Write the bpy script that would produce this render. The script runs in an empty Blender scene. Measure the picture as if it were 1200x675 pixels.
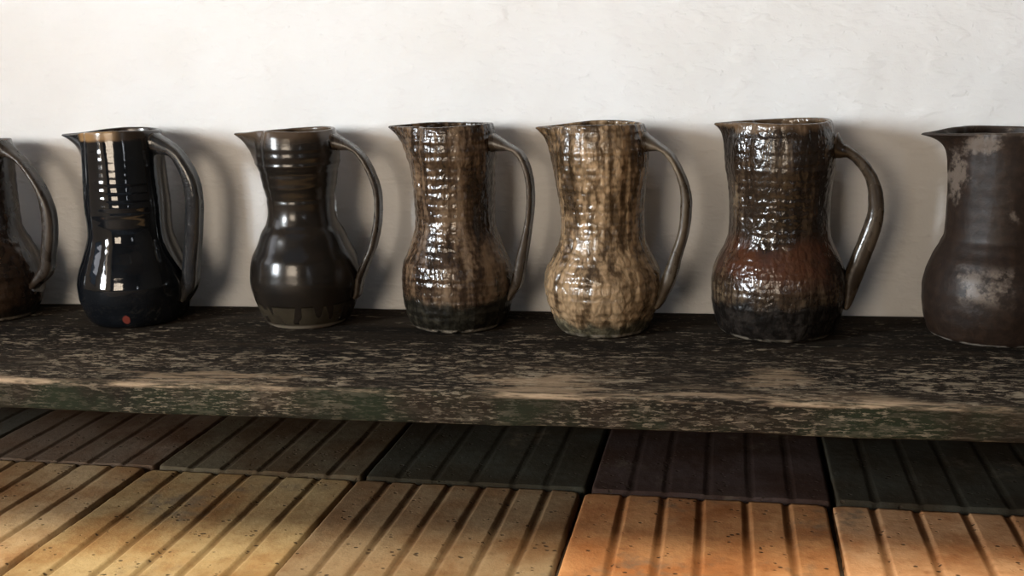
import bpy, bmesh, math, random
from mathutils import Vector, Matrix, noise
random.seed(7)
S = bpy.context.scene
C = S.collection
PI = math.pi

# ------------------------------------------------------------------ helpers
def link(name, me, mat=None, parent=None):
    o = bpy.data.objects.new(name, me)
    C.objects.link(o)
    if mat: me.materials.append(mat)
    if parent: o.parent = parent
    return o

def mesh(name, verts, faces, smooth=True):
    me = bpy.data.meshes.new(name)
    me.from_pydata([tuple(v) for v in verts], [], faces)
    me.validate(); me.update()
    me.polygons.foreach_set('use_smooth', [smooth] * len(me.polygons))
    return me

def structure(o, label, cat):
    o['kind'] = 'structure'; o['label'] = label; o['category'] = cat
    return o

def tag(o, label, cat, group=None):
    o['label'] = label; o['category'] = cat
    if group: o['group'] = group
    return o

def boxes(name, bs, mat, parent=None, bevel=0.0):
    bm = bmesh.new()
    for (x0, x1, y0, y1, z0, z1) in bs:
        r = bmesh.ops.create_cube(bm, size=1)
        for v in r['verts']:
            v.co = Vector(((x0+x1)/2 + v.co.x*(x1-x0), (y0+y1)/2 + v.co.y*(y1-y0), (z0+z1)/2 + v.co.z*(z1-z0)))
    if bevel:
        bmesh.ops.bevel(bm, geom=bm.edges[:], offset=bevel, segments=2, affect='EDGES', profile=.5)
    me = bpy.data.meshes.new(name); bm.to_mesh(me); bm.free()
    return link(name, me, mat, parent)

class NT:
    """small node-graph helper"""
    def __init__(s, name):
        s.m = bpy.data.materials.new(name); s.m.use_nodes = True
        s.t = s.m.node_tree; s.b = s.t.nodes['Principled BSDF']
        s.co = s.t.nodes.new('ShaderNodeTexCoord').outputs['Object']
    def n(s, kind, **kw):
        nd = s.t.nodes.new(kind)
        for k, v in kw.items(): setattr(nd, k, v)
        return nd
    def put(s, sock, v):
        if hasattr(v, 'is_linked') or isinstance(v, bpy.types.NodeSocket): s.t.links.new(v, sock)
        elif isinstance(v, (tuple, list)) and len(v) == 3 and sock.type == 'RGBA': sock.default_value = (*v, 1)
        else: sock.default_value = v
    def math(s, op, a, b=0.0, clamp=False):
        nd = s.n('ShaderNodeMath', operation=op, use_clamp=clamp)
        s.put(nd.inputs[0], a); s.put(nd.inputs[1], b)
        return nd.outputs[0]
    def mapv(s, scale=(1,1,1), loc=(0,0,0), vec=None, rot=(0,0,0)):
        nd = s.n('ShaderNodeMapping'); s.put(nd.inputs['Vector'], vec or s.co)
        nd.inputs['Scale'].default_value = scale; nd.inputs['Location'].default_value = loc; nd.inputs['Rotation'].default_value = rot
        return nd.outputs[0]
    def noise(s, scale, detail=3, rough=.55, st=(1,1,1), loc=(0,0,0), dist=0.0, rot=(0,0,0)):
        nd = s.n('ShaderNodeTexNoise'); s.put(nd.inputs['Vector'], s.mapv(st, loc, None, rot))
        nd.inputs['Scale'].default_value = scale; nd.inputs['Detail'].default_value = detail
        nd.inputs['Roughness'].default_value = rough; nd.inputs['Distortion'].default_value = dist
        return nd.outputs['Fac']
    def voro(s, scale, st=(1,1,1), feature='F1', loc=(0,0,0)):
        nd = s.n('ShaderNodeTexVoronoi', feature=feature); s.put(nd.inputs['Vector'], s.mapv(st, loc))
        nd.inputs['Scale'].default_value = scale
        return nd.outputs['Distance']
    def ss(s, v, lo, hi, a=0.0, b=1.0):
        nd = s.n('ShaderNodeMapRange', interpolation_type='SMOOTHSTEP'); s.put(nd.inputs['Value'], v)
        nd.inputs['From Min'].default_value = lo; nd.inputs['From Max'].default_value = hi
        nd.inputs['To Min'].default_value = a; nd.inputs['To Max'].default_value = b
        return nd.outputs[0]
    def mix(s, f, a, b, blend='MIX'):
        nd = s.n('ShaderNodeMix', data_type='RGBA', blend_type=blend)
        s.put(nd.inputs[0], f); s.put(nd.inputs[6], a); s.put(nd.inputs[7], b)
        return nd.outputs[2]
    def ramp(s, v, stops):
        nd = s.n('ShaderNodeValToRGB'); s.put(nd.inputs[0], v)
        e = nd.color_ramp.elements
        while len(e) < len(stops): e.new(.5)
        for el, (p, c) in zip(e, stops): el.position = p; el.color = (*c, 1)
        return nd.outputs[0]
    def xyz(s):
        nd = s.n('ShaderNodeSeparateXYZ'); s.put(nd.inputs[0], s.co)
        return nd.outputs
    def bump(s, h, strength, dist):
        nd = s.n('ShaderNodeBump'); nd.inputs['Strength'].default_value = strength
        nd.inputs['Distance'].default_value = dist; s.put(nd.inputs['Height'], h)
        prev = s.b.inputs['Normal'].links
        if prev: s.t.links.new(prev[0].from_socket, nd.inputs['Normal'])
        s.t.links.new(nd.outputs[0], s.b.inputs['Normal'])
    def out(s, color, rough, spec=.5):
        s.put(s.b.inputs['Base Color'], color); s.put(s.b.inputs['Roughness'], rough)
        s.put(s.b.inputs['Specular IOR Level'], spec)
        return s.m

# ------------------------------------------------------------------ measures of the place (metres)
CAM_Z, PLANK_T, PLANK_B = 0.518, 0.148, 0.108
WALL_Y, FRONT_Y = 1.568, 1.1565
XL, XR, YF, CEIL = -2.3, 1.9, -2.2, 2.3

# ------------------------------------------------------------------ materials of the setting
def plaster(name, col, bumpy=1.0):
    g = NT(name)
    big = g.noise(5, 3, .5); mid = g.noise(19, 5, .55, st=(1, 1, 1.25)); fine = g.noise(160, 3, .6)
    tone = g.mix(g.ss(big, .35, .7), col, tuple(c * f for c, f in zip(col, (.95, .94, .925))))
    speck = g.ss(g.voro(34, loc=(3, 1, 2)), .0, .035, 1, 0)
    speck = g.math('MULTIPLY', speck, g.ss(g.noise(9, 2), .56, .62))
    tone = g.mix(g.math('MULTIPLY', speck, .35), tone, (.42, .36, .28))
    lump = g.ss(g.noise(38, 2, .5, st=(.7, 1, 1.7), loc=(5, 0, 2), dist=.25, rot=(0, .5, 0)), .46, .74)
    g.bump(mid, .45 * bumpy, .010); g.bump(lump, .30 * bumpy, .0045); g.bump(g.ss(g.noise(95, 2, .5, loc=(1, 2, 3)), .62, .76), .30 * bumpy, .0022)
    g.bump(fine, .18 * bumpy, .0012)
    return g.out(tone, .92, .2)

M_wall = plaster('limewashed plaster', (.80, .796, .790), .85)
M_room = plaster('tan plaster', (.11, .08, .052))
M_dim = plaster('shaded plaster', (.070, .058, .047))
M_cream = plaster('cream plaster', (.76, .66, .52))
g = NT('ceiling boards')
M_ceil = g.out(g.mix(g.noise(8, 4, .6, st=(1, 8, 8)), (.10, .07, .045), (.20, .14, .09)), .8)
g = NT('window wood')
M_frame = g.out(g.mix(g.noise(14, 4, .6, st=(1, 1, 6)), (.16, .10, .06), (.26, .17, .10)), .5)

# ------------------------------------------------------------------ wall_back: slightly uneven plaster
def uneven_wall():
    nx, nz = 150, 90
    vs, fs = [], []
    for j in range(nz + 1):
        for i in range(nx + 1):
            x = XL + (XR - XL) * i / nx; z = -.05 + (CEIL + .05) * j / nz
            d = noise.noise(Vector((x*2.1, 4.2, z*2.1))) * .0022 + noise.noise(Vector((x*9, 1.2, z*9))) * .0009
            vs.append((x, WALL_Y + .002 + d, z))
    w = nx + 1
    for j in range(nz):
        for i in range(nx):
            a = j*w + i
            fs.append((a, a+1, a+1+w, a+w))
    n = len(vs)
    for (x, z) in ((XL, -.05), (XR, -.05), (XR, CEIL), (XL, CEIL)): vs.append((x, WALL_Y + .2, z))
    fs += [(n+3, n+2, n+1, n)]
    fs += [tuple(list(range(nx, -1, -1)) + [n, n+1])]
    fs += [tuple(list(range(nz*w, nz*w + w)) + [n+2, n+3])]
    fs += [tuple([j*w for j in range(nz+1)] + [n+3, n])]
    fs += [tuple([j*w + nx for j in range(nz, -1, -1)] + [n+1, n+2])]
    return mesh('wall_back', vs, fs)
structure(link('wall_back', uneven_wall(), M_wall), 'rough off-white plaster wall behind the row of pitchers', 'wall')

# ------------------------------------------------------------------ rest of the room, with its windows and an added roof opening
A = (-1.80, -.62, .30, 1.42)      # window in the wall behind the camera: x0 x1 z0 z1
D = (1.32, 1.58, .40, 1.24)         # smaller one to its right
E_ = (.42, 1.12, .45, 1.75)         # added opening in the left wall beside the shelf, for soft light
B = (-.84, -.10, .30, 1.36)         # window in the left wall: y0 y1 z0 z1
SUN_GAP = (-2.2, .45, -1.7, .185)     # added roof opening that cuts the sun patch: x0 x1 y0 y1
T = .14
fw = [(XL, A[0], 0, 0), (A[1], D[0], 0, 0), (D[1], XR, 0, 0)]
bs = [(a, b, YF-T, YF, 0, CEIL) for a, b, _, _ in fw]
for W in (A, D): bs += [(W[0], W[1], YF-T, YF, 0, W[2]), (W[0], W[1], YF-T, YF, W[3], CEIL)]
structure(boxes('wall_front', bs, M_dim), 'tan plaster wall with two windows behind the viewer', 'wall')
bs = [(XL-T, XL, YF-T, B[0], 0, CEIL), (XL-T, XL, B[1], E_[0], 0, CEIL), (XL-T, XL, E_[1], WALL_Y+.2, 0, CEIL), (XL-T, XL, E_[0], E_[1], 0, E_[2]), (XL-T, XL, E_[0], E_[1], E_[3], CEIL), (XL-T, XL, B[0], B[1], 0, B[2]), (XL-T, XL, B[0], B[1], B[3], CEIL)]
structure(boxes('wall_left', bs, M_cream), 'tan plaster wall with a window left of the shelf', 'wall')
structure(boxes('wall_right', [(XR, XR+T, YF-T, WALL_Y+.2, 0, CEIL)], M_dim), 'tan plaster wall right of the shelf', 'wall')
def ceiling():
    x0, x1, y0, y1 = XL-T, XR+T, YF-T, WALL_Y+.2
    edge = lambda x: SUN_GAP[3] + .05*(x + .71)          # far edge skewed to set where sunlight ends on the floor
    polys = [[(x0, y0), (SUN_GAP[0], y0), (SUN_GAP[0], y1), (x0, y1)], [(SUN_GAP[1], y0), (x1, y0), (x1, y1), (SUN_GAP[1], y1)],
             [(SUN_GAP[0], y0), (SUN_GAP[1], y0), (SUN_GAP[1], SUN_GAP[2]), (SUN_GAP[0], SUN_GAP[2])],
             [(SUN_GAP[0], edge(SUN_GAP[0])), (SUN_GAP[1], edge(SUN_GAP[1])), (SUN_GAP[1], y1), (SUN_GAP[0], y1)]]
    vs, fs = [], []
    for p in polys:
        b = len(vs)
        vs += [(x, y, CEIL) for x, y in p] + [(x, y, CEIL+.1) for x, y in p]
        fs += [(b+3, b+2, b+1, b), (b+4, b+5, b+6, b+7)] + [(b+k, b+(k+1) % 4, b+4+(k+1) % 4, b+4+k) for k in range(4)]
    return mesh('ceiling', vs, fs, False)
structure(link('ceiling', ceiling(), M_ceil), 'dark board ceiling with an added opening for sunlight over the floor', 'ceiling')

def window(name, W, wall, nx, nz, label):
    a0, a1, z0, z1 = W; t = .028; bs = []
    def bar(p0, p1, q0, q1):
        if wall == 'front': bs.append((p0, p1, YF-.08, YF-.03, q0, q1))
        else: bs.append((XL-.08, XL-.03, p0, p1, q0, q1))
    bar(a0, a0+t, z0, z1); bar(a1-t, a1, z0, z1); bar(a0, a1, z0, z0+t); bar(a0, a1, z1-t, z1)
    for i in range(1, nx): p = a0 + (a1-a0)*i/nx; bar(p-.012, p+.012, z0, z1)
    for j in range(1, nz): q = z0 + (z1-z0)*j/nz; bar(a0, a1, q-.012, q+.012)
    structure(boxes(name, bs, M_frame), label, 'window')
window('window_1', A, 'front', 4, 4, 'wide brown wooden window with sixteen openings behind the viewer')
window('window_2', D, 'front', 2, 4, 'narrow brown wooden window with eight openings behind the viewer')
window('window_3', B, 'left', 3, 4, 'brown wooden window with twelve openings in the left wall')

window('added_opening', E_, 'left', 1, 2, 'tall added opening with a brown wooden frame, for soft light beside the shelf')

def daylight(name, loc, direction, sx, sy, power, col):
    l = bpy.data.lights.new(name, 'AREA'); l.shape = 'RECTANGLE'; l.size = sx; l.size_y = sy
    l.energy = power; l.color = col
    o = bpy.data.objects.new(name, l); C.objects.link(o); o.location = loc
    o.rotation_euler = Vector(direction).to_track_quat('-Z', 'Z').to_euler()
daylight('daylight', ((A[0]+A[1])/2, YF-.16, (A[2]+A[3])/2), (0, 1, 0), A[1]-A[0], A[3]-A[2], 66, (1, .83, .64))
daylight('daylight', ((D[0]+D[1])/2, YF-.16, (D[2]+D[3])/2), (0, 1, 0), D[1]-D[0], D[3]-D[2], 9, (.85, .92, 1))
daylight('daylight', (XL-.16, (B[0]+B[1])/2, (B[2]+B[3])/2), (1, 0, 0), B[1]-B[0], B[3]-B[2], 355, (.86, .94, 1))
daylight('daylight', (XL-.16, (E_[0]+E_[1])/2, (E_[2]+E_[3])/2), (1, 0, 0), E_[1]-E_[0], E_[3]-E_[2], 9, (.95, .95, 1))  # soft side light put in through the added left opening
sun = bpy.data.lights.new('sun', 'SUN'); sun.energy = 6.4; sun.angle = math.radians(2.6); sun.color = (1, .92, .73)
so = bpy.data.objects.new('sun', sun); C.objects.link(so)
el, az = math.radians(66), math.radians(30)
so.rotation_euler = Vector((math.sin(az)*math.cos(el), math.cos(az)*math.cos(el), -math.sin(el))).to_track_quat('-Z', 'Y').to_euler()
w = bpy.data.worlds.new('sky'); S.world = w; w.use_nodes = True
w.node_tree.nodes['Background'].inputs[0].default_value = (.62, .78, 1, 1)
w.node_tree.nodes['Background'].inputs[1].default_value = .25

# ------------------------------------------------------------------ floor: ribbed clay tiles in one mesh
PHI, TW = -.01987, .2905
ROW_Y, FX0, BX0 = 1.238, -.7289, -1.0134
TL = .335
GROUT = .0035
def floor():
    vs, fs, cols, grv = [], [], [], []
    cp, sp = math.cos(PHI), math.sin(PHI)
    def tile(u0, v0, col, ribs, seed, wid=TW, dep=TL, tilt=0.0, cut=.0026, fine=(132, 90)):
        rnd = random.Random(seed)
        nu, nv = fine
        base = len(vs); edge = .0035
        ph = rnd.random() * 10
        cuts = [(k + 1) / (ribs + 1) + rnd.uniform(-.012, .012) for k in range(ribs)]
        lift = rnd.uniform(-.0015, .0015)
        for j in range(nv + 1):
            for i in range(nu + 1):
                a, b = i / nu, j / nv
                u = GROUT/2 + a * (wid - GROUT); v = GROUT/2 + b * (dep - GROUT)
                cu, cv = min(u, wid - u) - GROUT/2, min(v, dep - v) - GROUT/2
                d = min(cu, cv)
                if cu < .014 and cv < .014: d = .014 - math.hypot(.014 - cu, .014 - cv)      # rounded corners
                jag = (noise.noise(Vector((u*60, v*60, seed*3.1))) * .5 + noise.noise(Vector((u*170, v*170, seed))) * .4) * .0030
                h = .0
                gr = 0.0
                for c in cuts:
                    q = abs(a - c + .004*math.sin(b*3 + ph)) * wid
                    k = max(0.0, min(1.0, (.0050 - q) / .0020))
                    gr = max(gr, k)
                h -= cut * gr * gr * (3 - 2*gr)
                if d < edge: h -= (edge - d) * .38 + abs(jag) * .9 * (1 - max(0, d)/edge)
                if d < 0: h += d * 3
                h += noise.noise(Vector((u*14, v*14, seed*1.7))) * .0011 + noise.noise(Vector((u*120, v*120, seed))) * .00035
                if i in (0, nu) or j in (0, nv): h = -.02
                h = max(h, -.02)
                uu, vv = u0 + u + (jag if i in (0, nu) else 0), v0 + v + (jag*1.3 if d < edge else 0)
                x = cp*uu - sp*vv; y = ROW_Y + sp*uu + cp*vv
                vs.append((x, y, h + lift + tilt*(b-.5))); cols.append(col); grv.append(gr)
        wn = nu + 1
        for j in range(nv):
            for i in range(nu):
                k = base + j*wn + i
                fs.append((k, k+1, k+1+wn, k+wn))
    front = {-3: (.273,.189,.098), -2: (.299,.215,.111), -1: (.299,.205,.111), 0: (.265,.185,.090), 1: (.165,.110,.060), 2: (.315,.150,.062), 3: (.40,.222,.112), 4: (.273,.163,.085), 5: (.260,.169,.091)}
    back = {-3: (.11,.08,.05), -2: (.12,.08,.05), -1: (.07,.064,.052), 0: (.12,.085,.060), 1: (.085,.067,.042), 2: (.035,.034,.025), 3: (.046,.030,.026), 4: (.034,.032,.024), 5: (.05,.04,.03)}  # clay tones darkened, the shade under the shelf put into the colour
    # index k: front tile k starts at FX0 + (k-1)*TW... the tile left of the first measured joint is k = -1
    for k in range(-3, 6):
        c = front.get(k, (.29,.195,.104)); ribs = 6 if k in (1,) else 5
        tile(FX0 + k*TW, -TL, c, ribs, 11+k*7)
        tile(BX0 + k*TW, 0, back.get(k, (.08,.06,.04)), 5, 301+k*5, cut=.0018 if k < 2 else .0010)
        for r in range(2, 9):
            cc = random.choice([(.30,.20,.104), (.325,.215,.104), (.27,.16,.085), (.34,.25,.13)])
            if r > 2: continue
            tile(FX0 + k*TW - (.13 if r % 2 == 0 else 0), -TL*r, cc, 5, 1000 + r*40 + k, fine=(60, 20))
    n = len(vs)
    # bed of dark mortar and earth below the tiles, and the plain floor further off
    for (x, y, z) in ((-2.5, -1.5, -.012), (2.1, -1.5, -.012), (2.1, 1.75, -.012), (-2.5, 1.75, -.012),
                      (-2.5, -1.5, -.08), (2.1, -1.5, -.08), (2.1, 1.75, -.08), (-2.5, 1.75, -.08)):
        vs.append((x, y, z)); cols.append((.06, .045, .032)); grv.append(0)
    fs.extend([(n, n+1, n+2, n+3), (n+7, n+6, n+5, n+4), (n, n+4, n+5, n+1), (n+1, n+5, n+6, n+2), (n+2, n+6, n+7, n+3), (n+3, n+7, n+4, n)])
    me = mesh('floor', vs, fs)
    ca = me.color_attributes.new('tile_clay_shade', 'FLOAT_COLOR', 'POINT')
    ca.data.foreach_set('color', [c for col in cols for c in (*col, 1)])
    ga = me.attributes.new('groove', 'FLOAT', 'POINT'); ga.data.foreach_set('value', grv)
    return me
g = NT('ribbed terracotta')
at = g.n('ShaderNodeAttribute', attribute_name='tile_clay_shade').outputs['Color']
gv = g.n('ShaderNodeAttribute', attribute_name='groove').outputs['Fac']
blot = g.noise(9, 5, .62); fine = g.noise(60, 4, .65); grain = g.noise(320, 2, .6)
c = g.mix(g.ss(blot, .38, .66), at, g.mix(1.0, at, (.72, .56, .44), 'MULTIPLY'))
c = g.mix(g.ss(fine, .5, .8, 0, .55), c, g.mix(1.0, c, (.5, .40, .32), 'MULTIPLY'))
c = g.mix(g.ss(grain, .35, .75, 0, .35), c, g.mix(1.0, c, (1.25, 1.22, 1.15), 'MULTIPLY'))
stain = g.math('MULTIPLY', g.ss(g.noise(5.5, 5, .7, loc=(4, 2, 0)), .55, .68), g.ss(g.noise(40, 3, .7), .35, .6))
c = g.mix(g.ss(g.noise(3.2, 6, .72, loc=(1, 6, 0)), .44, .66, 0, .75), c, g.mix(1.0, c, (.60, .50, .42), 'MULTIPLY'))
c = g.mix(g.math('MULTIPLY', stain, .75), c, (.10, .075, .05))
c = g.mix(g.math('MULTIPLY', gv, .5), c, g.mix(1.0, c, (.40, .33, .27), 'MULTIPLY'))
pit = g.math('MULTIPLY', g.ss(g.voro(85, st=(1, 1.4, 1)), .12, .26, 1, 0), g.ss(g.noise(33, 2, loc=(7, 3, 1)), .53, .58))
c = g.mix(g.math('MULTIPLY', pit, .9), c, (.03, .02, .012))
g.bump(g.math('SUBTRACT', g.math('MULTIPLY', fine, .35), pit), .6, .003); g.bump(grain, .35, .0012)
M_tile = g.out(c, .9, .08)
structure(link('floor', floor(), M_tile), 'floor of ribbed terracotta tiles, sunlit in front and dark under the shelf, partly by tile colour', 'floor')

# ------------------------------------------------------------------ the plank shelf
g = NT('weathered plank')
xyz = g.xyz()
face = g.ss(xyz[1], FRONT_Y+.004, FRONT_Y+.010, 1, 0)
grainx = g.noise(30, 5, .65, st=(.12, 1, 1))
flake = g.noise(95, 5, .7, st=(.36, 1, 1.6), dist=.15); flecks = g.noise(240, 4, .7, st=(.28, .8, 1.5)); patch = g.noise(9, 4, .65, st=(.5, 1.2, 1.6), loc=(1.7, 0, 0))
c = g.mix(g.ss(grainx, .35, .68), (.0085, .006, .004), (.027, .0185, .0115))
c = g.mix(g.math('MULTIPLY', face, g.ss(g.noise(9, 4, .6), .35, .65)), c, (.0135, .0165, .0085))
back = g.ss(xyz[1], FRONT_Y+.05, FRONT_Y+.34, 0, .075)       # less rubbed towards the wall
flv = g.math('SUBTRACT', flake, back); fkv = g.math('SUBTRACT', flecks, back)
fl = g.math('MULTIPLY', g.ss(flv, .52, .58), g.math('MULTIPLY', g.ss(patch, .40, .60, .08, 1), g.ss(face, 0, 1, 1, .12)))
fl2 = g.math('MULTIPLY', g.ss(fkv, .525, .60), g.ss(g.noise(17, 3, .6, st=(.5, 1, 1), loc=(3, 1, 5)), .38, .60, .2, 1))
fl = g.math('MAXIMUM', g.math('MULTIPLY', fl, .9), g.math('MULTIPLY', fl2, g.ss(face, 0, 1, .8, .42)))
c = g.mix(fl, c, g.mix(g.noise(60, 3), (.10, .075, .049), (.47, .385, .275)))
# bare worn wood along the front arris, wider in some stretches
depth = g.math('SUBTRACT', xyz[1], FRONT_Y)
wide = g.ss(g.noise(2.3, 2, .5, st=(1, 0, 0), loc=(.62, 0, 0)), .42, .74, .004, .075)
near = g.math('DIVIDE', depth, wide)
top = g.ss(xyz[2], PLANK_T-.0075, PLANK_T-.003)
strands = g.ss(g.noise(120, 4, .7, st=(.10, 1, 1), loc=(0, 4, 2)), .36, .56, .12, 1)
def bare(cx, cy, rx, ry):
    q = g.n('ShaderNodeVectorMath', operation='LENGTH'); g.put(q.inputs[0], g.mapv((1/rx, 1/ry, 0), (-cx/rx, -cy/ry, 0)))
    return g.ss(g.math('ADD', q.outputs['Value'], g.math('MULTIPLY', g.math('SUBTRACT', g.noise(42, 5, .7, st=(.3, 1, 1)), .5), 3.4)), .3, 1.0, 1, 0)
bp = g.math('MAXIMUM', bare(-.185, FRONT_Y+.035, .085, .075), g.math('MAXIMUM', bare(.085, FRONT_Y+.09, .05, .05), bare(-.60, FRONT_Y+.03, .13, .03)))
c = g.mix(g.math('MULTIPLY', g.math('MULTIPLY', g.math('MULTIPLY', bp, top), strands), .75), c, g.mix(g.noise(60, 4, .65, st=(.08, 1, 1)), (.13, .085, .05), (.52, .375, .24)))
wear = g.math('MULTIPLY', g.math('MULTIPLY', g.ss(near, .15, 1.1, 1, 0), top), g.ss(g.noise(46, 5, .72, st=(.16, 1, 1)), .40, .60))
c = g.mix(g.math('MULTIPLY', g.math('MULTIPLY', wear, strands), .95), c, g.mix(g.noise(60, 3, .6, st=(.08, 1, 1)), (.15, .098, .06), (.55, .40, .26)))
g.bump(grainx, .5, .004); g.bump(flake, .6, .003); g.bump(g.noise(260, 2, .6, st=(.3, 1, 1)), .3, .0012)
M_plank = g.out(c, .85, .10)
def plank():
    x0, x1 = -1.62, 1.25
    nx = 420
    # section loop (y, z), counter-clockwise seen from -x; dense at the front
    sec = []
    yb, yf, zt, zb = WALL_Y - .0045, FRONT_Y, PLANK_T, PLANK_B
    for k in range(41): sec.append((yb + (yf + .006 - yb) * k / 40, zt))
    for k in range(1, 5): a = PI/2*k/4; sec.append((yf + .006 - .006*math.sin(a), zt - .006 + .006*math.cos(a)))
    for k in range(1, 10): sec.append((yf, zt - .006 + (zb + .004 - zt + .006) * k / 9))
    for k in range(1, 4): a = PI/2*k/3; sec.append((yf + .004 - .004*math.cos(a), zb + .004 - .004*math.sin(a)))
    for k in range(1, 11): sec.append((yf + .004 + (yb - yf - .004) * k / 10, zb))
    vs, fs = [], []
    n = len(sec)
    for i in range(nx + 1):
        x = x0 + (x1 - x0) * i / nx
        for (y, z) in sec:
            top = z > zt - .0005
            d = noise.noise(Vector((x*5, y*30, z*40))) * .0012 + noise.noise(Vector((x*25, y*120, z*120))) * .0006
            dz = d if top else 0
            if top and y > FRONT_Y + .2: dz = min(0, dz)
            dy = 0
            if y < FRONT_Y + .0065:
                e = noise.noise(Vector((x*7, 3.3, z*20))) * .0022 + noise.noise(Vector((x*40, 1.3, z*90))) * .0012
                dy += e
                if z > zt - .007: dz -= max(0, noise.noise(Vector((x*11, 9.1, 0)))) * .005 + max(0, noise.noise(Vector((x*45, 2.1, 0)))) * .0025
                if z < zb + .005: dz += max(0, noise.noise(Vector((x*9, 5.1, 0)))) * .003
            vs.append((x, y + dy, z + dz - (.0004 if top else 0)))
    for i in range(nx):
        for k in range(n):
            a, b = i*n + k, i*n + (k+1) % n
            fs.append((a, b, b+n, a+n))
    fs.append(tuple(range(n-1, -1, -1))); fs.append(tuple(nx*n + k for k in range(n)))
    return mesh('plank', vs, fs)
shelf = bpy.data.objects.new('plank_shelf', None); C.objects.link(shelf); shelf.location = (0, 0, 0)
tag(shelf, 'long weathered dark wooden plank shelf with flaking surface under the row of pitchers', 'shelf')
link('plank', plank(), M_plank, shelf)
for x in (-1.5, .98):
    boxes('support_block', [(x, x+.14, FRONT_Y+.07, WALL_Y-.04, 0.003, PLANK_B)], M_frame, shelf, .004)

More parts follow.
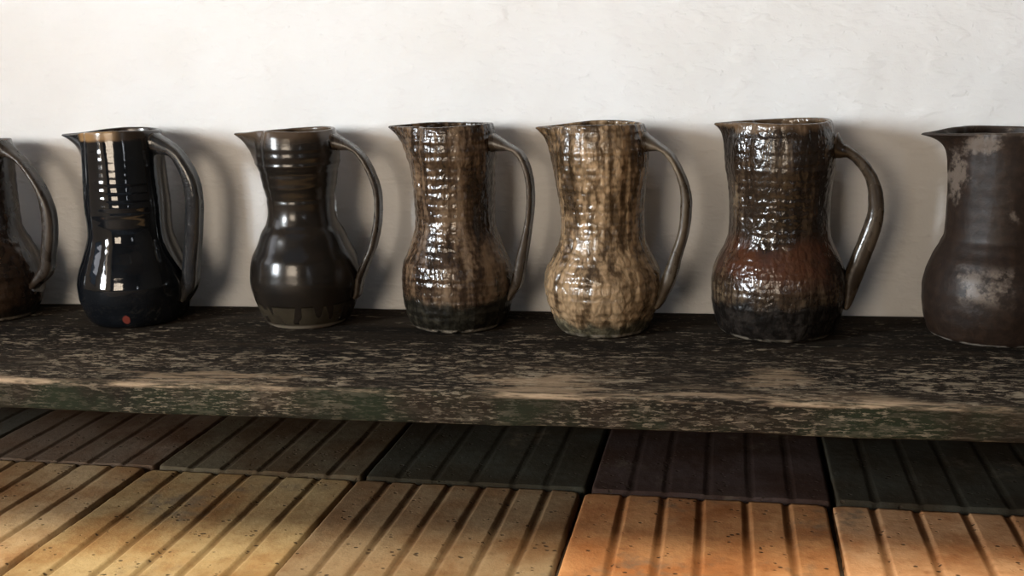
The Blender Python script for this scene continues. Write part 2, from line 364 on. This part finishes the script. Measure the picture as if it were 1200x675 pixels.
# ------------------------------------------------------------------ pitchers
# profile (height, radius) of each body, and (distance from axis, height) of the outer and inner edge of each handle
JUGS = [
 dict(x=-1.1079, y=1.4965, phi=-4, prof=[(0,.0590),(.006,.0640),(.0224,.072),(.043,.0791),(.0663,.08),(.0908,.0761),(.1165,.0662),(.1447,.0545),(.1767,.0537),(.2451,.0543),(.2764,.0541)],
  h=[((.0619,.2784),(.0445,.2527)),((.0765,.2642),(.062,.2475)),((.0899,.2525),(.0759,.2384)),((.1052,.2331),(.0899,.2202)),((.1234,.2008),(.1018,.1969)),((.1337,.1657),(.1063,.1629)),((.1321,.1303),(.1037,.1326)),((.1248,.0971),(.0968,.1033)),((.1166,.0689),(.0908,.0817)),((.1093,.0485),(.0831,.0587))]),
 dict(x=-.8619, y=1.4959, phi=-4, prof=[(0,.0670),(.006,.0725),(.0258,.0808),(.0432,.0849),(.0579,.0854),(.0778,.0814),(.0963,.0751),(.1174,.0675),(.1344,.063),(.1487,.0623),(.1773,.0633),(.2133,.0617),(.2477,.0602),(.2794,.0587),(.2894,.0586)],
  h=[((.0696,.2849),(.047,.2589)),((.0984,.264),(.0735,.2549)),((.1153,.2447),(.087,.2348)),((.127,.2134),(.0961,.2134)),((.1299,.1844),(.0975,.1842)),((.1269,.1526),(.0943,.1523)),((.1224,.1205),(.0891,.1213)),((.1162,.0841),(.0822,.0874)),((.112,.0553),(.0768,.0623)),((.1058,.0354),(.076,.0399))]),
 dict(x=-.5812, y=1.4813, phi=-2, prof=[(0,.0570),(.005,.0622),(.0172,.0689),(.0353,.0755),(.0456,.0785),(.0636,.0814),(.0776,.0806),(.0967,.0774),(.1182,.0674),(.1371,.0599),(.1496,.0524),(.1683,.0487),(.187,.0497),(.2067,.0532),(.2374,.0596),(.2545,.0613),(.2751,.0587),(.2824,.0563)],
  h=[((.0631,.278),(.0641,.2539)),((.0863,.2597),(.0821,.255)),((.103,.2416),(.0979,.2416)),((.1159,.2204),(.1086,.2162)),((.1248,.1967),(.1131,.1931)),((.1273,.1723),(.1117,.1686)),((.1246,.1453),(.1077,.1428)),((.1164,.1131),(.0998,.1166)),((.1046,.0867),(.0895,.0953)),((.0914,.0594),(.0763,.0699)),((.0837,.0409),(.075,.0483))]),
 dict(x=-.3539, y=1.4851, phi=-8, prof=[(0,.0640),(.006,.0700),(.0223,.0763),(.0412,.0798),(.065,.0807),(.0899,.078),(.1097,.0699),(.1282,.0631),(.1442,.0581),(.1588,.0568),(.1831,.0578),(.2276,.0598),(.2479,.0627),(.2764,.0618),(.287,.0599)],
  h=[((.0661,.2784),(.0664,.248)),((.0879,.2631),(.085,.248)),((.1043,.2526),(.0959,.241)),((.1153,.2317),(.103,.227)),((.1209,.2071),(.1073,.2047)),((.1214,.1753),(.1072,.1751)),((.1169,.1395),(.1022,.1464)),((.1084,.0959),(.0924,.1088)),((.0999,.0578),(.0839,.0731)),((.0933,.0439),(.082,.0496))]),
 dict(x=-.1431, y=1.4665, phi=-12, prof=[(0,.0590),(.006,.0640),(.0101,.0664),(.0272,.0733),(.0442,.0796),(.0636,.0823),(.0805,.0804),(.102,.0702),(.1246,.0601),(.14,.0576),(.153,.057),(.1788,.0585),(.2114,.0617),(.2471,.0642),(.2745,.0611),(.2847,.0588)],
  h=[((.0615,.2767),(.0626,.2464)),((.0846,.2603),(.08,.2476)),((.1007,.2478),(.0916,.2387)),((.1134,.2282),(.1008,.222)),((.1238,.2043),(.1073,.1995)),((.128,.1785),(.1084,.1769)),((.1243,.142),(.1053,.1413)),((.1153,.1065),(.0944,.1096)),((.1063,.0709),(.0839,.0799)),((.0947,.0379),(.0816,.0466))]),
 dict(x=.0931, y=1.4799, phi=-5, prof=[(0,.0710),(.005,.0780),(.0277,.0864),(.0479,.0901),(.0657,.0904),(.0834,.0885),(.1033,.0816),(.1232,.0714),(.1383,.0673),(.1533,.0666),(.1763,.0669),(.2082,.0688),(.2298,.0713),(.2556,.0705),(.2757,.0676),(.2857,.0653)],
  h=[((.0616,.2762),(.0641,.2319)),((.0749,.2607),(.0757,.2363)),((.0933,.2512),(.0858,.2374)),((.1107,.2362),(.0985,.2252)),((.1253,.2152),(.1087,.2085)),((.1336,.1913),(.1127,.1873)),((.1359,.1628),(.1126,.1637)),((.1315,.1414),(.1061,.1365)),((.1213,.1059),(.0944,.1042)),((.1065,.0699),(.0813,.0773)),((.0947,.038),(.0812,.047))]),
 dict(x=.3725, y=1.4849, phi=-5, prof=[(0,.0735),(.005,.0825),(.0156,.0863),(.033,.0907),(.0503,.0924),(.0653,.0927),(.0847,.0894),(.104,.0825),(.1244,.0726),(.1356,.0679),(.1525,.0668),(.1847,.0664),(.2189,.067),(.2462,.0672),(.2614,.0685),(.2722,.0694)], h=None),
]
JUGS[6]['h'] = JUGS[5]['h']

def spline(pts, z):
    """monotone cubic through (z, r)"""
    n = len(pts)
    if z <= pts[0][0]: return pts[0][1]
    if z >= pts[-1][0]: return pts[-1][1]
    k = max(i for i in range(n-1) if pts[i][0] <= z)
    h = [pts[i+1][0]-pts[i][0] for i in range(n-1)]
    d = [(pts[i+1][1]-pts[i][1])/h[i] for i in range(n-1)]
    def m(i):
        if i == 0: return d[0]
        if i == n-1: return d[-1]
        if d[i-1]*d[i] <= 0: return 0
        w1, w2 = 2*h[i]+h[i-1], h[i]+2*h[i-1]
        return (w1+w2)/(w1/d[i-1]+w2/d[i])
    t = (z-pts[k][0])/h[k]
    return ((1+2*t)*(1-t)**2*pts[k][1] + t*(1-t)**2*h[k]*m(k) + t*t*(3-2*t)*pts[k+1][1] + t*t*(t-1)*h[k]*m(k+1))

def build_body(J, P, root, mat, seed):
    prof = J['prof']; H = prof[-1][0]
    NT_ = 192
    th_s = PI + math.radians(P.get('spin', 0))      # spout points to -x
    wall = .0062
    rows = []     # (r, z, zref, kind)
    for k in range(1, 7): rows.append((prof[0][1]*k/7*.98, .0006 + (.0022 if k < 6 else .0), 0, 'b'))
    n1 = 150
    for k in range(n1 + 1):
        z = H * k / n1
        rows.append((None, z, z, 'o'))
    for k in range(1, 6):
        a = PI * k / 6
        rows.append((('lip', a), H + .0024*math.sin(a), H, 'l'))
    for k in range(40):
        z = H - (H - .012) * (k / 39) ** 1.0
        rows.append((('in',), z, z, 'i'))
    for k in range(1, 5): rows.append((('cap', 1-k/5), .010, .012, 'c'))
    ring_a, ring_n = P.get('ring', (.0004, 60))
    def R(th, z):
        r = spline(prof, z)
        r += ring_a * math.sin(z*ring_n*2*PI + .5*math.sin(th + seed) + 2*noise.noise(Vector((z*30, seed, 0)))) * min(1, z/.02) * (.35 + .65*abs(noise.noise(Vector((z*22, seed*2.2, 1)))*2))
        for (zz, amp, wd) in P.get('ridges', ()): r += amp * math.exp(-((z-zz-.0015*math.sin(th*1+seed))/wd)**2)
        lump = P.get('lump', .0006)
        r += lump * noise.noise(Vector((math.cos(th)*2.2, math.sin(th)*2.2, z*14 + seed*5)))
        r += P.get('flute', 0) * noise.noise(Vector((math.cos(th)*9, math.sin(th)*9, z*10 + seed*5)))
        dl = (th - th_s + PI) % (2*PI) - PI
        d = H - z
        A = P['spout'] * (math.exp(-d/(P.get('sl', .024)*.78))*.80 + .20*math.exp(-d/.075))
        if A > 1e-5:
            dt = math.acos(r/(r+A))
            ad = math.sqrt(dl*dl + .03**2) - .012
            if ad < dt:
                t = r/math.cos(dt-ad) - r
                r += t
        for s_ in (-1, 1):
            r -= P.get('pinch', .0035) * math.exp(-((dl - s_*P.get('pa', .86))/.15)**2) * math.exp(-(d/.10)**1.5)
        # a hint of ovality from the pull of the handle
        return r
    vs, fs = [], []
    nz = len(rows)
    vs.append((0, 0, .0025))
    for (r, z, zr, kind) in rows:
        for i in range(NT_):
            th = 2*PI*i/NT_
            ro = R(th, zr)
            dl = (th - th_s + PI) % (2*PI) - PI
            dz = P.get('tipz', -.002) * math.exp(-(dl/.5)**2) * math.exp(-(H-zr)/.02) + .0012*math.sin(2*th+seed)*math.exp(-(H-zr)/.03)
            if kind == 'b': rr = r; dz = 0
            elif kind == 'o': rr = ro
            elif kind == 'l': rr = ro - wall*(1-math.cos(r[1]))/2
            elif kind == 'i': rr = max(.01, ro - wall - .002*min(1, (H-zr)/.06))
            else: rr = (R(th, .012) - wall - .002) * r[1]; dz = 0
            vs.append((rr*math.cos(th), rr*math.sin(th), z + dz))
    top = len(vs); vs.append((0, 0, .010))
    for i in range(NT_): fs.append((0, 1 + (i+1) % NT_, 1 + i))
    for j in range(nz-1):
        for i in range(NT_):
            a = 1 + j*NT_ + i; b = 1 + j*NT_ + (i+1) % NT_
            fs.append((a, b, b+NT_, a+NT_))
    for i in range(NT_): fs.append((1+(nz-1)*NT_+i, 1+(nz-1)*NT_+(i+1) % NT_, top))
    full = mesh('whole', vs, fs)
    nrm = [v.normal.copy() for v in full.vertices]
    # split into body, spout (and foot): shared border normals keep the surface continuous
    groups = {'body': [], 'spout': [], 'foot': []}
    for f in fs:
        c = Vector((0, 0, 0))
        for k in f: c += Vector(vs[k])
        c /= len(f)
        dl = (math.atan2(c.y, c.x) - th_s + PI) % (2*PI) - PI
        r = math.hypot(c.x, c.y)
        if r > .03 and c.z > H - .055 and abs(dl) < .72*(1 - .45*max(0, (H-.012-c.z)/.043)): groups['spout'].append(f)
        elif P.get('foot') and c.z < P['foot'] and r > prof[0][1]*.85: groups['foot'].append(f)
        else: groups['body'].append(f)
    bpy.data.meshes.remove(full)
    for nm, gf in groups.items():
        if not gf: continue
        used = sorted({k for f in gf for k in f}); ix = {k: i for i, k in enumerate(used)}
        me = mesh(nm, [vs[k] for k in used], [tuple(ix[k] for k in f) for f in gf])
        me.normals_split_custom_set_from_vertices([tuple(nrm[k]) for k in used])
        o = link(nm, me, mat, root)
        if nm == 'foot': o['label'] = 'bare brown foot band with glaze drips running onto it'

def catmull(P, t):
    n = len(P) - 1
    k = min(int(t), n-1); u = t - k
    p0, p1, p2, p3 = P[max(k-1, 0)], P[k], P[k+1], P[min(k+2, n)]
    return .5*((2*p1) + (p2-p0)*u + (2*p0-5*p1+4*p2-p3)*u*u + (3*p1-p0-3*p2+p3)*u**3)

def build_handle(J, P, root, mat, seed):
    prof = J['prof']
    ph = math.radians(J['phi'])
    va = math.atan2(-J['x'], J['y'])                 # where the handle is seen from, to take its width out of its seen thickness
    s_ = abs(math.sin(va - ph)); c_ = math.cos(va - ph)
    Wd = P.get('hw', .025)
    ctr, thk = [], []
    for (o, i) in J['h']:
        o, i = Vector((o[0], 0, o[1])), Vector((i[0], 0, i[1]))
        ctr.append((o+i)/2); thk.append(max(.0095, min(.026, ((o-i).length - Wd*s_*.75)/max(.6, c_))))
    thk[0] = min(.042, max(.028, (Vector((J['h'][0][0][0], 0, J['h'][0][0][1])) - Vector((J['h'][0][1][0], 0, J['h'][0][1][1]))).length))
    thk[1] = min(thk[1], .025); thk[2] = min(thk[2], .020)
    ctr[0].x = spline(prof, ctr[0].z) - .006          # rooted in the wall of the neck
    ctr[1].x = max(ctr[1].x, spline(prof, ctr[1].z) + .006)
    # tail of the strap pressed against the belly
    ztail = ctr[-1].z
    for k in range(len(ctr)-3, len(ctr)):
        lim = spline(prof, ctr[k].z) + thk[k]*.30
        if k == len(ctr)-1 or ctr[k].x < lim: ctr[k].x = lim if k < len(ctr)-1 else spline(prof, ctr[k].z) + .003
    ctr.append(Vector((spline(prof, ztail-.008) + .001, 0, ztail - .008))); thk.append(.006)
    thk[-2] = min(thk[-2], .013)
    n = len(ctr) - 1
    ST, NS = 90, 28
    vs, fs = [], []
    for a in range(ST+1):
        t = n*a/ST
        p = catmull(ctr, t); q = catmull(ctr, min(n, t+.02)) - catmull(ctr, max(0, t-.02)); q.normalize()
        nrm = Vector((q.z, 0, -q.x))      # in-plane normal
        if nrm.x < 0 and t < n*.15: nrm = nrm
        th = catmull([Vector((x, 0, 0)) for x in thk], t).x
        w = Wd * (1 + .45*math.exp(-t/.7) + .18*math.exp(-(n-t)/.8)) * (1 - .38*math.exp(-(n-t)/.25))
        for b in range(NS):
            al = 2*PI*b/NS
            ca, sa = math.cos(al), math.sin(al)
            u = math.copysign(abs(ca)**.75, ca)*w/2
            v = math.copysign(abs(sa)**.85, sa)*th/2
            if v > 0 or True: v *= 1 - .20*math.exp(-(ca/.30)**2) * (1 if 0.08*n < t < .93*n else .3)
            v += .0005*noise.noise(Vector((t*3, ca*3, seed)))
            pt = p + nrm*v
            vs.append((pt.x*math.cos(ph) - u*math.sin(ph), pt.x*math.sin(ph) + u*math.cos(ph), pt.z))
    for a in range(ST):
        for b in range(NS):
            k, l = a*NS+b, a*NS+(b+1) % NS
            fs.append((k, l, l+NS, k+NS))
    fs.append(tuple(range(NS-1, -1, -1))); fs.append(tuple(ST*NS+b for b in range(NS)))
    me = mesh('handle', vs, fs)
    bm = bmesh.new(); bm.from_mesh(me); bmesh.ops.recalc_face_normals(bm, faces=bm.faces[:]); bm.to_mesh(me); bm.free()
    link('handle', me, mat, root)

# ---- glazes
def tenmoku():          # blue-black, ochre where it breaks over the rim, one bare red spot
    g = NT('blue-black glaze'); x = g.xyz(); H = .2894
    n = g.noise(20, 4, .6); 
    c = g.mix(g.ss(n, .4, .7), (.0034, .0042, .0056), (.0075, .0085, .010))
    z = g.math('ADD', x[2], g.math('MULTIPLY', g.noise(30, 3, st=(1, 1, .3)), .010))
    och = g.math('MULTIPLY', g.math('MULTIPLY', g.ss(z, H-.009, H-.003, 0, .95), g.math('MULTIPLY', g.ss(x[0], .010, .030, 1, .10), g.ss(x[0], -.052, -.040))), g.ss(x[1], -.01, .005, 1, .1))
    c = g.mix(och, c, g.mix(g.noise(25, 3), (.10, .055, .022), (.34, .20, .085)))
    r = g.ss(z, H-.010, H, .065, .22)
    v = g.n('ShaderNodeVectorMath', operation='DISTANCE'); g.put(v.inputs[0], g.mapv((1, 1, .62))); v.inputs[1].default_value = (.0205, -.0715, .0105)
    d = g.math('ADD', v.outputs['Value'], g.math('MULTIPLY', g.noise(90, 2), .004))
    c = g.mix(g.ss(d, .0068, .0084, 1, 0), c, (.16, .034, .024))
    g.bump(g.noise(14, 2), .12, .004); g.bump(g.noise(170, 2), .10, .0006)
    return g.out(c, r, .6)

def satin():            # black-brown, rings, drips over a bare foot
    g = NT('black-brown glaze'); x = g.xyz()
    n = g.noise(12, 4, .6); s_ = g.noise(30, 4, .6, st=(.4, .4, 3))
    c = g.mix(g.ss(n, .35, .7), (.0085, .0068, .0055), (.018, .0132, .0095))
    c = g.mix(g.math('MULTIPLY', g.ss(s_, .55, .75), .35), c, (.030, .021, .014))
    z = g.math('ADD', x[2], g.math('MULTIPLY', g.noise(40, 3), .012))
    c = g.mix(g.ss(z, .268, .292, 0, .85), c, (.080, .052, .031))
    dn = g.noise(62, 1, .4, st=(1, 1, .04))
    edge = g.math('SUBTRACT', .036, g.math('MULTIPLY', g.ss(dn, .50, .62), .026))
    m = g.ss(g.math('SUBTRACT', x[2], edge), -.0012, .0012)
    bare = g.mix(g.noise(35, 4), (.012, .0095, .0065), (.050, .039, .025))
    bare = g.mix(g.ss(x[2], .004, .008, .9, 0), bare, (.20, .165, .125))
    c = g.mix(m, bare, c)
    g.bump(m, .8, .0022); g.bump(n, .25, .003); g.bump(g.noise(220, 2), .2, .0006)
    return g.out(c, g.math('ADD', g.math('MULTIPLY', n, .16), .13), .5)

def ash(name, dark, mid, light, foot, foot_z, H, k=1.0, rust=None, rim=None, rough=(.10, .26), runs=1.0, cell=.5, seed=0.0, thr=(.36, .66)):
    g = NT(name); x = g.xyz()
    run = g.noise(48, 4, .6, st=(1, 1, .15), loc=(seed, 0, 0), dist=.15); bl = g.noise(13, 4, .6, loc=(0, seed, 0))
    wv = g.n('ShaderNodeTexWave', wave_type='BANDS', bands_direction='Z'); g.put(wv.inputs['Vector'], g.mapv())
    wv.inputs['Scale'].default_value = 38; wv.inputs['Distortion'].default_value = 3.5; wv.inputs['Detail'].default_value = 2; wv.inputs['Detail Scale'].default_value = 3
    ve = g.ss(g.voro(85, st=(1, 1, .8), loc=(seed, 2, 0)), .15, .6)
    t = g.math('ADD', g.math('MULTIPLY', run, .68*runs), g.math('MULTIPLY', bl, .38))
    t = g.math('ADD', t, g.math('MULTIPLY', g.math('SUBTRACT', wv.outputs['Fac'], .5), .03))
    t = g.math('SUBTRACT', t, g.math('MULTIPLY', g.math('SUBTRACT', ve, .5), 0.10*cell))
    t = g.math('ADD', t, g.math('MULTIPLY', g.math('SUBTRACT', g.noise(150, 3, .65, st=(1, 1, .45)), .5), .22))
    t = g.math('ADD', t, g.ss(x[2], .04, .25, .035, -.035))
    c = g.ramp(g.ss(t, thr[0], thr[1]), [(0, dark), (.48, mid), (1, light)])
    if rust:
        rm = g.math('MULTIPLY', g.ss(x[2], .06, .10), g.ss(x[2], .12, .15, 1, 0))
        c = g.mix(g.math('MULTIPLY', rm, g.ss(g.noise(16, 3, loc=(2, 2, seed)), .38, .62, 0, .9)), c, rust)
    z = g.math('ADD', x[2], g.math('MULTIPLY', g.math('SUBTRACT', g.noise(26, 4, .6, st=(1, 1, .3), loc=(1, seed, 0)), .5), .045))
    fm = g.ss(z, foot_z-.007, foot_z+.006, 1, 0)
    fcol = g.mix(g.ss(g.noise(70, 5, .7), .42, .66), tuple(q*.7 for q in foot), tuple(q*2.6 for q in foot))
    fcol = g.mix(g.math('MULTIPLY', g.ss(x[2], .003, .007, 1, 0), g.ss(g.noise(50, 3), .42, .6)), fcol, (.26, .22, .17))
    c = g.mix(fm, c, fcol)
    if rim: c = g.mix(g.ss(z, H-.010, H-.002, 0, .8), c, rim)
    hgt = g.math('ADD', g.math('MULTIPLY', run, .8), g.math('ADD', g.math('MULTIPLY', wv.outputs['Fac'], .07), g.math('MULTIPLY', ve, .16)))
    edge = g.voro(88, st=(1, 1, .6), feature='DISTANCE_TO_EDGE', loc=(seed, 1, 3))
    c = g.mix(g.math('MULTIPLY', g.math('MULTIPLY', g.ss(edge, .0, .22, .45*cell, 0), g.ss(bl, .3, .6)), g.ss(fm, 0, 1, 1, 0)), c, dark)
    hgt = g.math('ADD', hgt, g.ss(edge, 0, .25, 0, .12))
    g.bump(hgt, .55*k, .0045); g.bump(g.noise(120, 3, .6, st=(1, 1, .6)), .62*k, .0018)
    r = g.ss(bl, .35, .7, rough[0], rough[1])
    return g.out(c, g.mix(fm, r, (.30, .30, .30)), g.ss(fm, 0, 1, .5, .28))

def matte():            # dark brown with grey dry patches
    g = NT('dry brown glaze'); x = g.xyz()
    bl = g.noise(14, 5, .66, loc=(3.1, .4, 2.2)); fi = g.noise(90, 4, .65)
    c = g.mix(g.ss(fi, .35, .7), (.0115, .0066, .0044), (.022, .0125, .0078))
    pm = g.math('MULTIPLY', g.ss(bl, .50, .60), g.ss(g.math('ADD', fi, g.math('MULTIPLY', bl, .5)), .60, .82))
    zm = g.math('ADD', g.ss(x[2], .155, .17), g.math('MULTIPLY', g.ss(x[2], .05, .07), g.ss(x[2], .095, .11, 1, 0)), True)
    c = g.mix(g.math('MULTIPLY', g.math('MULTIPLY', pm, zm), .8), c, (.125, .098, .078))
    c = g.mix(g.math('MULTIPLY', g.ss(x[2], .003, .006, 1, 0), g.ss(g.noise(60, 3), .40, .55)), c, (.30, .26, .22))
    c = g.mix(g.ss(x[2], .268, .275, 0, .4), c, (.10, .075, .055))
    g.bump(bl, .4, .004); g.bump(fi, .4, .0015)
    return g.out(c, g.ss(bl, .35, .65, .55, .40), .22)

def strap(name, dark, light, rough=.2, amt=.6):     # the glaze as it breaks on the handles
    g = NT(name)
    n = g.noise(28, 4, .62, st=(1, 1, .5)); e = g.n('ShaderNodeNewGeometry').outputs['Pointiness']
    c = g.mix(g.ss(n, .40, .72, 0, amt), dark, light)
    c = g.mix(g.ss(e, .515, .56, 0, .55), c, tuple(q*1.6 for q in light))
    g.bump(n, .35, .002); g.bump(g.noise(140, 3), .35, .0009)
    return g.out(c, g.ss(n, .3, .7, rough, rough+.16), .5)

INFO = [
 dict(spout=.028, ring=(.0004, 60), mat=ash('dark brown glaze', (.009,.006,.0045), (.018,.011,.0075), (.042,.024,.014), (.012,.009,.0065), .02, .2764, .45, rough=(.16,.3)),
      hmat=strap('dark brown strap', (.022,.016,.012), (.085,.062,.044), .22),
      label='dark brown pitcher cut off by the left edge, only belly and handle showing'),
 dict(spout=.043, ring=(.00006, 85), ridges=tuple((z, .00028, .0028) for z in (.216, .204, .192, .180, .168)), tipz=-.004, mat=tenmoku(), hmat=strap('blue-black strap', (.010,.011,.013), (.075,.062,.046), .12, .35), hw=.026, pinch=.003,
      label='glossy blue-black pitcher with ochre rim and a bare red spot at its foot'),
 dict(spout=.043, ring=(.00008, 62), ridges=((.2365,.0013,.0022),(.2250,-.0011,.004),(.205,.0008,.004),(.187,-.0008,.003),(.255,-.0007,.004)), tipz=-.004, mat=satin(), foot=.036,
      hmat=strap('black-brown strap', (.020,.015,.012), (.090,.068,.046), .2), label='black-brown satin pitcher with a narrow waist and glaze drips over its bare foot'),
 dict(spout=.036, ring=(.00042, 75), flute=.0010, lump=.001, pinch=.0045, mat=ash('olive-brown glaze', (.014,.0085,.005), (.043,.0250,.0140), (.155,.102,.062), (.0105,.009,.0062), .047, .287, 1, seed=1.3, rough=(.09,.24)),
      hmat=strap('olive-brown strap', (.030,.022,.016), (.125,.095,.068), .2), label='olive-brown pitcher with runny streaked glaze over a dark foot, left of the pale khaki one'),
 dict(spout=.034, ring=(.00045, 80), flute=.0012, lump=.0012, pinch=.003, mat=ash('khaki ash glaze', (.026,.0150,.0070), (.096,.059,.030), (.33,.218,.122), (.045,.038,.024), .020, .2847, 1.15, seed=4.7, runs=1.0, cell=1.0, rough=(.14,.3), thr=(.30,.62)),
      hmat=strap('khaki strap', (.040,.029,.019), (.16,.12,.078), .24), label='pale khaki pitcher with speckled streaky ash glaze, the lightest in the row'),
 dict(spout=.025, ring=(.0003, 72), flute=.0009, lump=.001, pinch=.004, sl=.016, mat=ash('streaked dark glaze', (.011,.0072,.0048), (.030,.0185,.011), (.135,.095,.058), (.0075,.006,.005), .052, .2857, 1, rust=(.060,.021,.0095), rim=(.12,.075,.042), seed=8.1, rough=(.10,.26), thr=(.40,.72)),
      hmat=strap('streaked dark strap', (.026,.018,.012), (.10,.072,.045), .2), hw=.028, label='broad dark brown pitcher with tan streaks on its neck and a rusty red belly'),
 dict(spout=.040, ring=(.0002, 50), tipz=-.003, spin=6, sl=.011, mat=matte(), hmat=strap('dry brown strap', (.026,.018,.012), (.10,.072,.045), .3),
      label='matte dark brown pitcher with grey dry patches, cut off by the right edge'),
]
for k, (J, P) in enumerate(zip(JUGS, INFO)):
    belly = max(r for _, r in J['prof'])
    y = min(J['y'], WALL_Y - belly - .006)
    root = bpy.data.objects.new('pitcher', None); C.objects.link(root)
    root.empty_display_size = .05
    root.location = (J['x'] * y / J['y'], y, PLANK_T + .0004)
    root.scale = [y / J['y'] * .985] * 3
    tag(root, P['label'], 'jug', 'stoneware pitchers on the plank shelf')
    build_body(J, P, root, P['mat'], 1.7 + k*2.3)
    build_handle(J, P, root, P['hmat'], 3.1 + k)

# ------------------------------------------------------------------ camera and view
cam = bpy.data.cameras.new('camera'); cam.sensor_width = 36; cam.lens = 1269.44*36/1200; cam.clip_start = .02
co = bpy.data.objects.new('camera', cam); C.objects.link(co)
r_, u_, f_ = Vector((.98397618, .1763625, -.02621345)), Vector((-.01116864, .20769626, .97812961)), Vector((-.17794982, .96216346, -.2063379))
m = Matrix((r_, u_, -f_)).transposed().to_4x4(); m.translation = (0, 0, CAM_Z)
co.matrix_world = m
S.camera = co
S.view_settings.view_transform = 'Standard'; S.view_settings.look = 'None'
S.view_settings.exposure = 0; S.view_settings.gamma = 1; S.view_settings.use_curve_mapping = False
